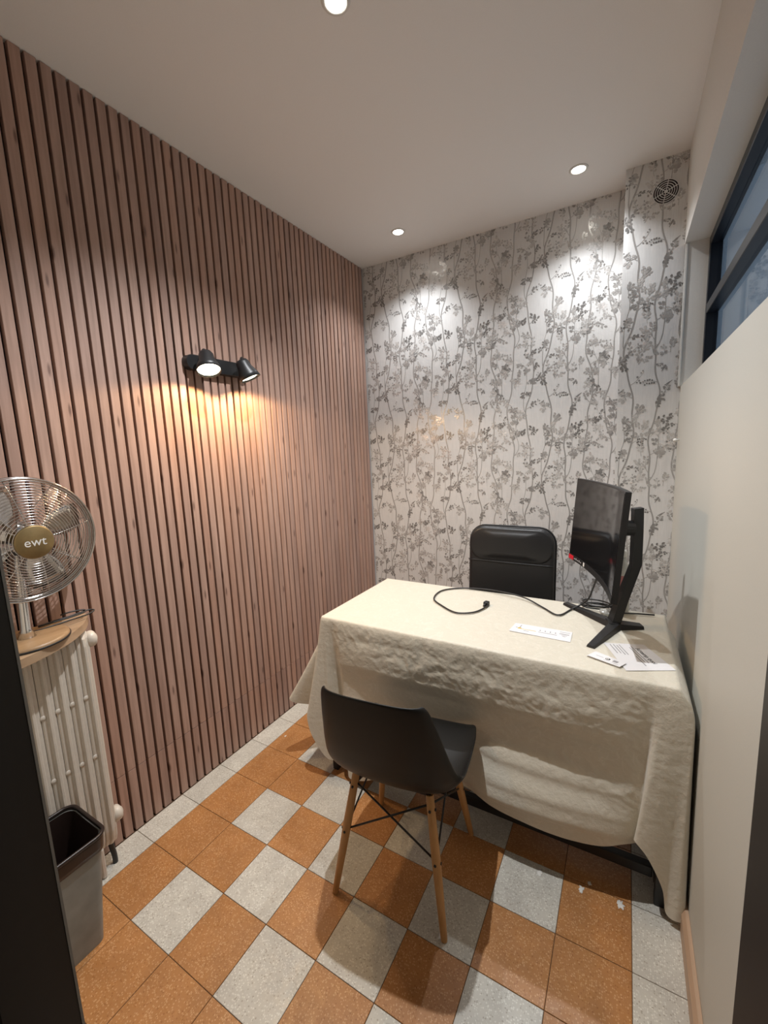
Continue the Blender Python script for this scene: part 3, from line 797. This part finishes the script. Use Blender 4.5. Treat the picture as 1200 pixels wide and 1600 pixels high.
# cable bundle behind the stand foot
cb = thing('cable_bundle', 'coiled black cable lying behind the monitor stand', 'cable', (1.56, 1.37, DZ))
pts = []
for k in range(60):
    a = 2*PI*k/20; rr = 0.048+0.006*math.sin(k*0.7)
    pts.append(Vector((rr*math.cos(a)*1.15, rr*0.62*math.sin(a), 0.008+0.0065*(k/20)+0.010*max(0, math.sin(a*0.5+1)))))
pts += [Vector((0.09, -0.02, 0.006)), Vector((0.15, 0.0, 0.006)), Vector((0.21, 0.012, 0.006))]
obj('cord', tube(B(), pts, 0.0032, 6), 'black_plastic', cb, True)
obj('tie', tube(B(), [Vector((0.055+0.012*math.cos(a), 0.0, 0.018+0.014*math.sin(a))) for a in [2*PI*k/12 for k in range(12)]], 0.002, 6, True), 'black_plastic', cb, True)
# bottle behind the monitor
bt = thing('bottle', 'slim pale bottle with a pink label standing behind the monitor', 'bottle', (1.652, 1.392, DZ))
obj('body', lathe(B(), [(0, 0), (0.026, 0), (0.028, 0.006), (0.028, 0.17), (0.022, 0.20), (0.012, 0.215), (0.011, 0.235), (0, 0.235)], 24), 'bottle', bt, True)
obj('label_band', lathe(B(), [(0.0283, 0.075), (0.0288, 0.076), (0.0288, 0.160), (0.0283, 0.161)], 24), 'pink', bt, True)
obj('cap', lathe(B(), [(0, 0.235), (0.014, 0.235), (0.014, 0.258), (0.010, 0.264), (0, 0.265)], 20), 'white_print', bt, True)
# crumpled film
bm = B(); bmesh.ops.create_icosphere(bm, subdivisions=3, radius=0.03)
for v in bm.verts:
    n_ = noise.noise(v.co*60)*0.010+noise.noise(v.co*140)*0.004
    v.co = v.co*(1+n_*18); v.co = Vector((v.co.x*1.1, v.co.y*0.8, max(0, v.co.z*0.55+0.012)))
tag(obj('plastic_wrap', bm, 'film', None, False, loc=(1.607, 1.325, DZ)), 'small crumpled clear plastic wrap beside the monitor neck', 'wrapper')
# printed strip card
def sheet(name, corners, label, cat, th=0.0006, mat='paper', grp=None):
    c = sum((Vector(p) for p in corners), Vector((0, 0)))/len(corners)
    t = thing(name, label, cat, (c.x, c.y, DZ), 0, grp)
    obj('sheet', prism(B(), [(p[0]-c.x, p[1]-c.y) for p in corners], 0.0002, th), mat, t)
    return t, c
def quad_map(corners, c, z):
    a, b, d, e = [Vector(p) for p in corners]       # near-left, near-right, far-right, far-left
    def f(u, v):
        p = (a*(1-u)+b*u)*(1-v)+(e*(1-u)+d*u)*v-c; return (p.x, p.y)
    def rect(u0, u1, v0, v1, mat, parent, name='print_line'):
        return obj(name, prism(B(), [f(u0, v0), f(u1, v0), f(u1, v1), f(u0, v1)], z, z+0.00025), mat, parent)
    return f, rect
cs = [(1.277, 1.008), (1.497, 1.000), (1.495, 1.090), (1.285, 1.090)]
card, cc_ = sheet('gift_card', cs, 'long white printed card lying mid-desk on the tablecloth', 'card')
f, rect = quad_map(cs, cc_, 0.0006)
rect(0.46, 0.77, 0.40, 0.44, 'grey_ink', card); rect(0.80, 0.96, 0.60, 0.66, 'grey_ink', card); rect(0.80, 0.97, 0.80, 0.83, 'grey_ink', card)
rect(0.84, 0.93, 0.48, 0.51, 'grey_ink', card); rect(0.86, 0.91, 0.39, 0.42, 'grey_ink', card)
for k in range(7): rect(0.47+0.043*k, 0.47+0.043*k+0.02, 0.55, 0.66, 'white_print' if k % 2 else 'grey_ink', card)
rect(0.10, 0.42, 0.42, 0.46, 'yellow_ink', card); rect(0.10, 0.16, 0.46, 0.56, 'yellow_ink', card); rect(0.22, 0.31, 0.27, 0.31, 'grey_ink', card)
rect(0.12, 0.135, 0.56, 0.86, 'grey_ink', card); rect(0.06, 0.09, 0.50, 0.56, 'grey_ink', card)
# leaflet with title (its square code is left blank)
ls = [(1.672, 0.866), (1.806, 0.932), (1.725, 1.085), (1.602, 1.045)]
leaf_, lc = sheet('leaflet', ls, 'white printed leaflet at the near right corner of the desk', 'leaflet')
f, rect = quad_map(ls, lc, 0.0006)
a, b, d, e = [Vector(p) for p in ls]
uy = ((d-b)).normalized(); ux = -((e-d)).normalized()
tx = Vector((d.x-b.x, d.y-b.y, 0)).normalized()*-1       # reading direction runs from far to near
ty = Vector((-tx.y, tx.x, 0))
o_ = f(0.72, 0.52)
text_obj('Airtemp quoi', 0.020, 'ink', leaf_, basis(tx, ty, (0, 0, 1), (o_[0], o_[1], 0.0008)))
for k, (u, v0, v1) in enumerate(((0.60, 0.25, 0.9), (0.54, 0.30, 0.85), (0.48, 0.15, 0.5), (0.34, 0.55, 0.95), (0.27, 0.55, 0.92), (0.20, 0.6, 0.95), (0.12, 0.6, 0.95))):
    rect(u, u+0.022, v0, v1, 'grey_ink', leaf_)
# stack of small cards
for k in range(4):
    dx, dy = 0.0016*k, -0.001*k
    cs = [(1.556+dx, 0.915+dy), (1.649+dx, 0.876+dy), (1.668+dx, 0.913+dy), (1.578+dx, 0.957+dy)]
    lab = ('lowest', 'second lowest', 'second highest', 'topmost')[k]
    t, c = sheet('business_card', cs, f'small white business card, {lab} of the stack beside the leaflet', 'card', grp='stack of business cards')
    t.location.z = DZ+0.0011+0.0011*k
    if k == 3:
        f, rect = quad_map(cs, c, 0.0006)
        q = f(0.52, 0.52)
        obj('emblem', lathe(B(), [(0, 0.0006), (0.0075, 0.0006), (0.0075, 0.0009), (0, 0.0009)], 20, Matrix.Translation((q[0], q[1], 0))), 'ink', t)
        obj('emblem_mark', lathe(B(), [(0.002, 0.0009), (0.0045, 0.0009), (0.0045, 0.0011), (0.002, 0.0011), (0.002, 0.0009)], 14, Matrix.Translation((q[0]-0.001, q[1]+0.001, 0))), 'white_print', t)
        rect(0.68, 0.83, 0.40, 0.70, 'grey_ink', t, 'printed_square'); rect(0.15, 0.38, 0.48, 0.52, 'grey_ink', t); rect(0.45, 0.9, 0.2, 0.23, 'grey_ink', t)

# ================================================================== WALL LAMP
wl = thing('wall_lamp', 'black two-headed wall spotlight on the slatted wall', 'lamp', (0.0, 0.79, 1.875))
base_m = Matrix(((0, 0, 1, 0.001), (1, 0, 0, 0), (0, 1, 0, 0), (0, 0, 0, 1)))
o = obj('base_bar', prism(B(), rrect(0.33, 0.062, 0.030, 8), 0.0, 0.034, base_m), 'black_metal', wl); sharp(o, 40)
for y, yl, zl, xl, dirv in ((-0.10, -0.128, -0.048, 0.122, Vector((0.42, -0.22, -1))), (0.135, 0.10, -0.052, 0.118, Vector((0.30, 0.30, -1)))):
    dirv.normalize(); L = Vector((xl, yl, zl)); T_ = L-dirv*0.092
    x_, y_ = frame_of(dirv); mt = basis(x_, y_, dirv, T_)
    sh_ = obj('lamp_shade', lathe(B(), [(0.012, 0.0), (0.024, 0.003), (0.030, 0.014), (0.033, 0.04), (0.046, 0.070), (0.050, 0.092), (0.0475, 0.092), (0.043, 0.070), (0.030, 0.045), (0.0, 0.04)], 28, mt), 'black_metal', wl, True)
    obj('bulb_face', lathe(B(), [(0, 0.088), (0.03, 0.086), (0.046, 0.082), (0.045, 0.078), (0, 0.078)], 24, mt), 'lens_warm', sh_, True)
    arm_a = Vector((0.034, y, 0.0)); mid = T_+dirv*0.03
    o = obj('bracket', tube(B(), spline([arm_a, Vector((0.06, y, 0.018)), T_.lerp(Vector((0.05, y, 0.03)), 0.4)+Vector((0, 0, 0.012)), T_+dirv*0.006], 6), 0.0085, 8), 'black_metal', wl, True)
    l = bpy.data.lights.new('lamp_beam', 'SPOT'); l.energy = LAMP_W; l.color = LAMP_COL; l.spot_size = math.radians(158); l.spot_blend = 0.2; l.shadow_soft_size = 0.03
    lo = bpy.data.objects.new('lamp_beam', l); COL.objects.link(lo); lo.parent = wl
    lo.location = L+dirv*0.004; lo.rotation_euler = Vector((0.12, dirv.y*0.5, -1)).to_track_quat('-Z', 'Y').to_euler()

# ================================================================== RADIATOR, SHELF, FAN
rad = thing('radiator', 'cream column radiator against the slatted wall', 'radiator', (0.062, -0.08, 0.0))
def section_mesh():
    bm = B()
    # one solid column section: flat body with a raised rib down the front
    outl = [(-0.042, -0.0185), (0.030, -0.0195), (0.033, -0.016), (0.034, -0.008), (0.041, -0.0055), (0.044, -0.003), (0.044, 0.003), (0.041, 0.0055), (0.034, 0.008), (0.033, 0.016), (0.030, 0.0195), (-0.042, 0.0185)]
    rg_ = []
    for z, k in ((0.10, 0.55), (0.125, 0.85), (0.16, 1.0), (0.86, 1.0), (0.885, 0.9), (0.905, 0.6)):
        rg_.append([bm.verts.new((x*k, y, z)) for x, y in outl])
    for a, b in zip(rg_, rg_[1:]):
        for i in range(len(outl)): bm.faces.new((a[i], a[(i+1) % len(outl)], b[(i+1) % len(outl)], b[i]))
    bm.faces.new(rg_[0][::-1]); bm.faces.new(rg_[-1])
    for z in (0.20, 0.84):
        tube(bm, [(0, -0.0203, z), (0, 0.0203, z)], 0.024, 14)
    me = bpy.data.meshes.new('section'); bmesh.ops.recalc_face_normals(bm, faces=bm.faces); bm.to_mesh(me); bm.free(); me.materials.append(M['radiator'])
    return me
secm = section_mesh()
for k in range(9): obj('section', secm, None, rad, loc=(0, 0.155-0.0405*k, 0))
bossm = None
for k in range(5):
    for z in (0.46, 0.68):
        obj('boss', lathe(B(), [(0, 0), (0.010, 0), (0.008, 0.003), (0, 0.004)], 12, basis((0, 1, 0), (0, 0, 1), (1, 0, 0), (0.032, 0.155-0.0405*k-0.014, z))), 'radiator', rad, True)
for z in (0.19, 0.868):
    obj('end_plug', tube(B(), [(0.008, 0.172, z), (0.008, 0.195, z), (0.008, 0.200, z), (0.008, 0.2005, z), (0.008, 0.206, z)], [0.028, 0.028, 0.024, 0.014, 0.013], 16), 'radiator', rad, True)
for k in (1, 7):
    obj('foot', box(B(), -0.035, 0.035, 0.155-0.0405*k-0.008, 0.155-0.0405*k+0.008, 0.0, 0.115, 0.004, 1), 'radiator', rad)
obj('valve', tube(B(), spline([(0.0, 0.155, 0.12), (0.0, 0.16, 0.07), (0.0, 0.165, 0.03), (0.0, 0.165, 0.0)], 4), 0.009, 8), 'black_metal', rad, True)
SZ = 0.940
out = [(0.003, -0.285)] + [(p.x, p.y) for p in spline([(0.243, -0.285, 0), (0.226, -0.12, 0), (0.176, 0.0, 0), (0.118, 0.07, 0), (0.075, 0.103, 0), (0.03, 0.128, 0), (0.003, 0.132, 0)], 5)]
shf = obj('shelf_board', prism(B(), out, SZ-0.026, SZ), 'oak'); sharp(shf, 40)
tag(shf, 'rounded oak board resting on top of the radiator', 'shelf')
# fan
FC = Vector((0.125, -0.037, 1.248)); FR = 0.182
fan = thing('table_fan', 'chrome table fan with a bronze disc standing on the oak board', 'fan', (0.108, -0.070, SZ))
fb = Vector(fan.location)
fd = Vector((0.95, 0.02, -0.03)).normalized()        # blowing direction
fx_ = Vector((0, 0, 1)).cross(fd).normalized(); fy_ = fd.cross(fx_)
FM = basis(fx_, fy_, fd, FC-fb)
obj('base_disc', lathe(B(), [(0, 0), (0.102, 0), (0.104, 0.004), (0.102, 0.012), (0.094, 0.015), (0, 0.017)], 48), 'oak_base', fan, True)
obj('base_rim', lathe(B(), [(0.1025, 0.0), (0.1055, 0.001), (0.1055, 0.006), (0.1035, 0.0065)], 48), 'black_plastic', fan, True)
obj('neck', tube(B(), [(0, 0, 0.012), (0, 0, 0.04), FC-fb+fd*-0.085+Vector((0, 0, -0.05)), FC-fb+fd*-0.07], [0.024, 0.014, 0.014, 0.02], 16), 'chrome', fan, True)
obj('motor', lathe(B(), [(0, -0.15), (0.035, -0.145), (0.05, -0.12), (0.052, -0.06), (0.03, -0.05), (0, -0.05)], 28, FM), 'chrome', fan, True)
def dome(r): return 0.045*(1-(r/FR)**2.4)
def ring(bm, r, z, wr, seg=56):
    tube(bm, [FM @ Vector((r*math.cos(2*PI*k/seg), r*math.sin(2*PI*k/seg), z)) for k in range(seg)], wr, 5, True)
gb = B(); rb = B()
NRG = 17
for k in range(NRG):
    r = 0.050+(FR-0.056)*(k/(NRG-1))
    ring(gb, r, dome(r), 0.0012); ring(rb, r, -0.05-dome(r)*0.9, 0.0012)
for k in range(8):
    a = 2*PI*k/8+0.2
    for bm_, s in ((gb, 1), (rb, -1)):
        tube(bm_, [FM @ Vector((r*math.cos(a), r*math.sin(a), (dome(r)-0.002) if s > 0 else -0.05-dome(r)*0.9+0.002)) for r in [0.03+(FR-0.03)*q/8 for q in range(9)]], 0.0016, 5)
obj('front_grille', gb, 'chrome', fan, True); obj('rear_grille', rb, 'chrome', fan, True)
rg = B(); tube(rg, [FM @ Vector((FR*math.cos(2*PI*k/64), FR*math.sin(2*PI*k/64), -0.024)) for k in range(64)], 0.006, 8, True)
lathe(rg, [(FR, -0.052), (FR+0.003, -0.05), (FR+0.003, 0.004), (FR, 0.006), (FR-0.002, 0.0), (FR-0.002, -0.05), (FR, -0.052)], 64, FM)
obj('grille_rim', rg, 'chrome', fan, True)
for k in range(4):
    bm = B(); rows_ = []
    for q in range(7):
        r = 0.028+0.135*q/6; wd = 0.34+0.22*math.sin(PI*q/6); a0 = 2*PI*k/4+0.35
        rows_.append([bm.verts.new(FM @ Vector((r*math.cos(a0+wd*(s/4-0.5)*1.5), r*math.sin(a0+wd*(s/4-0.5)*1.5), -0.028+0.016*(s/4-0.5)*2))) for s in range(5)])
    for a, b in zip(rows_, rows_[1:]):
        for s in range(4): bm.faces.new((a[s], a[s+1], b[s+1], b[s]))
    bl_ = obj('blade', bm, 'chrome', fan, True); bl_.modifiers.new('thickness', 'SOLIDIFY').thickness = 0.0012
disc = obj('logo_disc', lathe(B(), [(0, 0.051), (0.046, 0.050), (0.0485, 0.048), (0.0485, 0.043), (0, 0.043)], 40, FM), 'gold', fan, True)
text_obj('ewt', 0.036, 'white_print', disc, FM @ Matrix.Translation((0, 0, 0.0512)))
fcord = thing('fan_cord', 'thin black fan cord looped on the oak board', 'cable', (0.05, 0.04, SZ))
fo = Vector(fcord.location)
def sp(px, py, x):
    p = at(px, py, 0, x); return Vector((x+0.02, p.y-0.012, SZ+0.004+max(0, p.z-SZ-0.004)*0.3))-fo
loop = [sp(30, 968, 0.03), sp(48, 972, 0.05), sp(78, 962, 0.06), sp(108, 952, 0.06), sp(136, 946, 0.05), sp(146, 936, 0.04), sp(136, 931, 0.03), sp(108, 942, 0.03), sp(78, 952, 0.025), sp(60, 958, 0.03),
        sp(84, 950, 0.04), sp(112, 942, 0.045), sp(130, 934, 0.04), sp(128, 925, 0.03), sp(108, 923, 0.025), sp(92, 930, 0.02)]
obj('cord', tube(B(), spline(loop, 7), 0.0026, 6), 'black_plastic', fcord, True)

# ================================================================== BIN
bn = thing('waste_bin', 'frosted grey waste bin with a dark bag beside the door frame', 'bin', (0.226, -0.150, 0.0))
def taper(bm, w0, l0, w1, l1, z0, z1, r0=0.02, r1=0.03, close_bottom=True, n=8):
    rings = []
    for k in range(n+1):
        t = k/n; w_ = w0+(w1-w0)*t; l_ = l0+(l1-l0)*t
        rings.append([bm.verts.new((x, y, z0+(z1-z0)*t)) for x, y in rrect(w_, l_, r0+(r1-r0)*t, 5)])
    m = len(rings[0])
    for a, b in zip(rings, rings[1:]):
        for i in range(m): bm.faces.new((a[i], a[(i+1) % m], b[(i+1) % m], b[i]))
    if close_bottom: bm.faces.new(rings[0][::-1])
    return bm
o = obj('body', taper(B(), 0.140, 0.17, 0.205, 0.225, 0.0, 0.36), 'frosted', bn, True); o.modifiers.new('thickness', 'SOLIDIFY').thickness = 0.002; sharp(o, 40)
lin_ = obj('bin_bag', taper(B(), 0.12, 0.15, 0.196, 0.216, 0.05, 0.362), 'bin_bag', bn, True)
bm = taper(B(), 0.208, 0.228, 0.216, 0.236, 0.318, 0.368, 0.03, 0.032, False, 4)
bag = obj('bag_collar', bm, 'bin_bag', bn, True); bag.modifiers.new('thickness', 'SOLIDIFY').thickness = 0.003
bm = B(); tube(bm, [(x, y, 0.368) for x, y in rrect(0.212, 0.232, 0.031, 6)], 0.0055, 8, True)
obj('rim', bm, 'bin_bag', bn, True)

# ================================================================== VENT, HOOK, PAINT SPOTS
vent = thing('vent_grille', 'round silver vent grille with black slots high on the column', 'vent', (1.760, COLY-0.001, 2.585))
VM = basis((1, 0, 0), (0, 0, 1), (0, -1, 0), (0, 0, 0))
obj('dark_backing', lathe(B(), [(0, 0.0), (0.049, 0.0), (0.049, 0.001), (0, 0.001)], 40, VM), 'slat_back', vent)
bm = B()
for r0, r1 in ((0.0, 0.007), (0.0135, 0.0162), (0.0225, 0.0252), (0.0315, 0.0342), (0.0405, 0.0432), (0.049, 0.052)):
    if r0 == 0: lathe(bm, [(0, 0.003), (r1, 0.003), (r1, 0.001), (0, 0.001)], 24, VM)
    else: lathe(bm, [(r0, 0.001), (r0, 0.003), (r1, 0.003), (r1, 0.001), (r0, 0.001)], 40, VM)
obj('ring', bm, 'wallpaper', vent)
for k in range(6):
    a = 2*PI*k/6+0.35
    obj('spoke', box(B(), 0.005, 0.049, -0.0014, 0.0014, 0.001, 0.0031, 0, 1, VM @ Matrix.Rotation(a, 4, 'Z')), 'wallpaper', vent)
tag(obj('coat_hook', lathe(B(), [(0, 0), (0.004, 0), (0.004, 0.008), (0.008, 0.011), (0.0095, 0.017), (0.006, 0.023), (0, 0.025)], 18, basis((0, 1, 0), (0, 0, 1), (-1, 0, 0), (RWL, 1.85, 1.458))), 'trim_white', None, True),
    'small round white coat hook on the right wall below the window', 'hook')
for px, py, r in ((843, 1364, 0.013), (908, 1389, 0.012), (921, 1380, 0.008), (970, 1414, 0.014), (446, 1150, 0.006)):
    p = at(px, py, 2, 0.0); bm = B(); n_ = 24
    lathe(bm, [(0, 0.0010), (r*0.5, 0.0009), (r*0.8, 0.0002), (r*0.8, -0.0004), (0, -0.0004)], n_)
    for v in bm.verts:
        a = math.atan2(v.co.y, v.co.x); k = 1+0.9*noise.noise(Vector((math.cos(a)*2.3+px*0.37, math.sin(a)*2.3, py*0.41))); v.co.x *= k*0.8; v.co.y *= k*1.15
    obj('paint_spot', bm, 'paint_spot', floor, True, loc=(p.x, p.y, 0.0003))
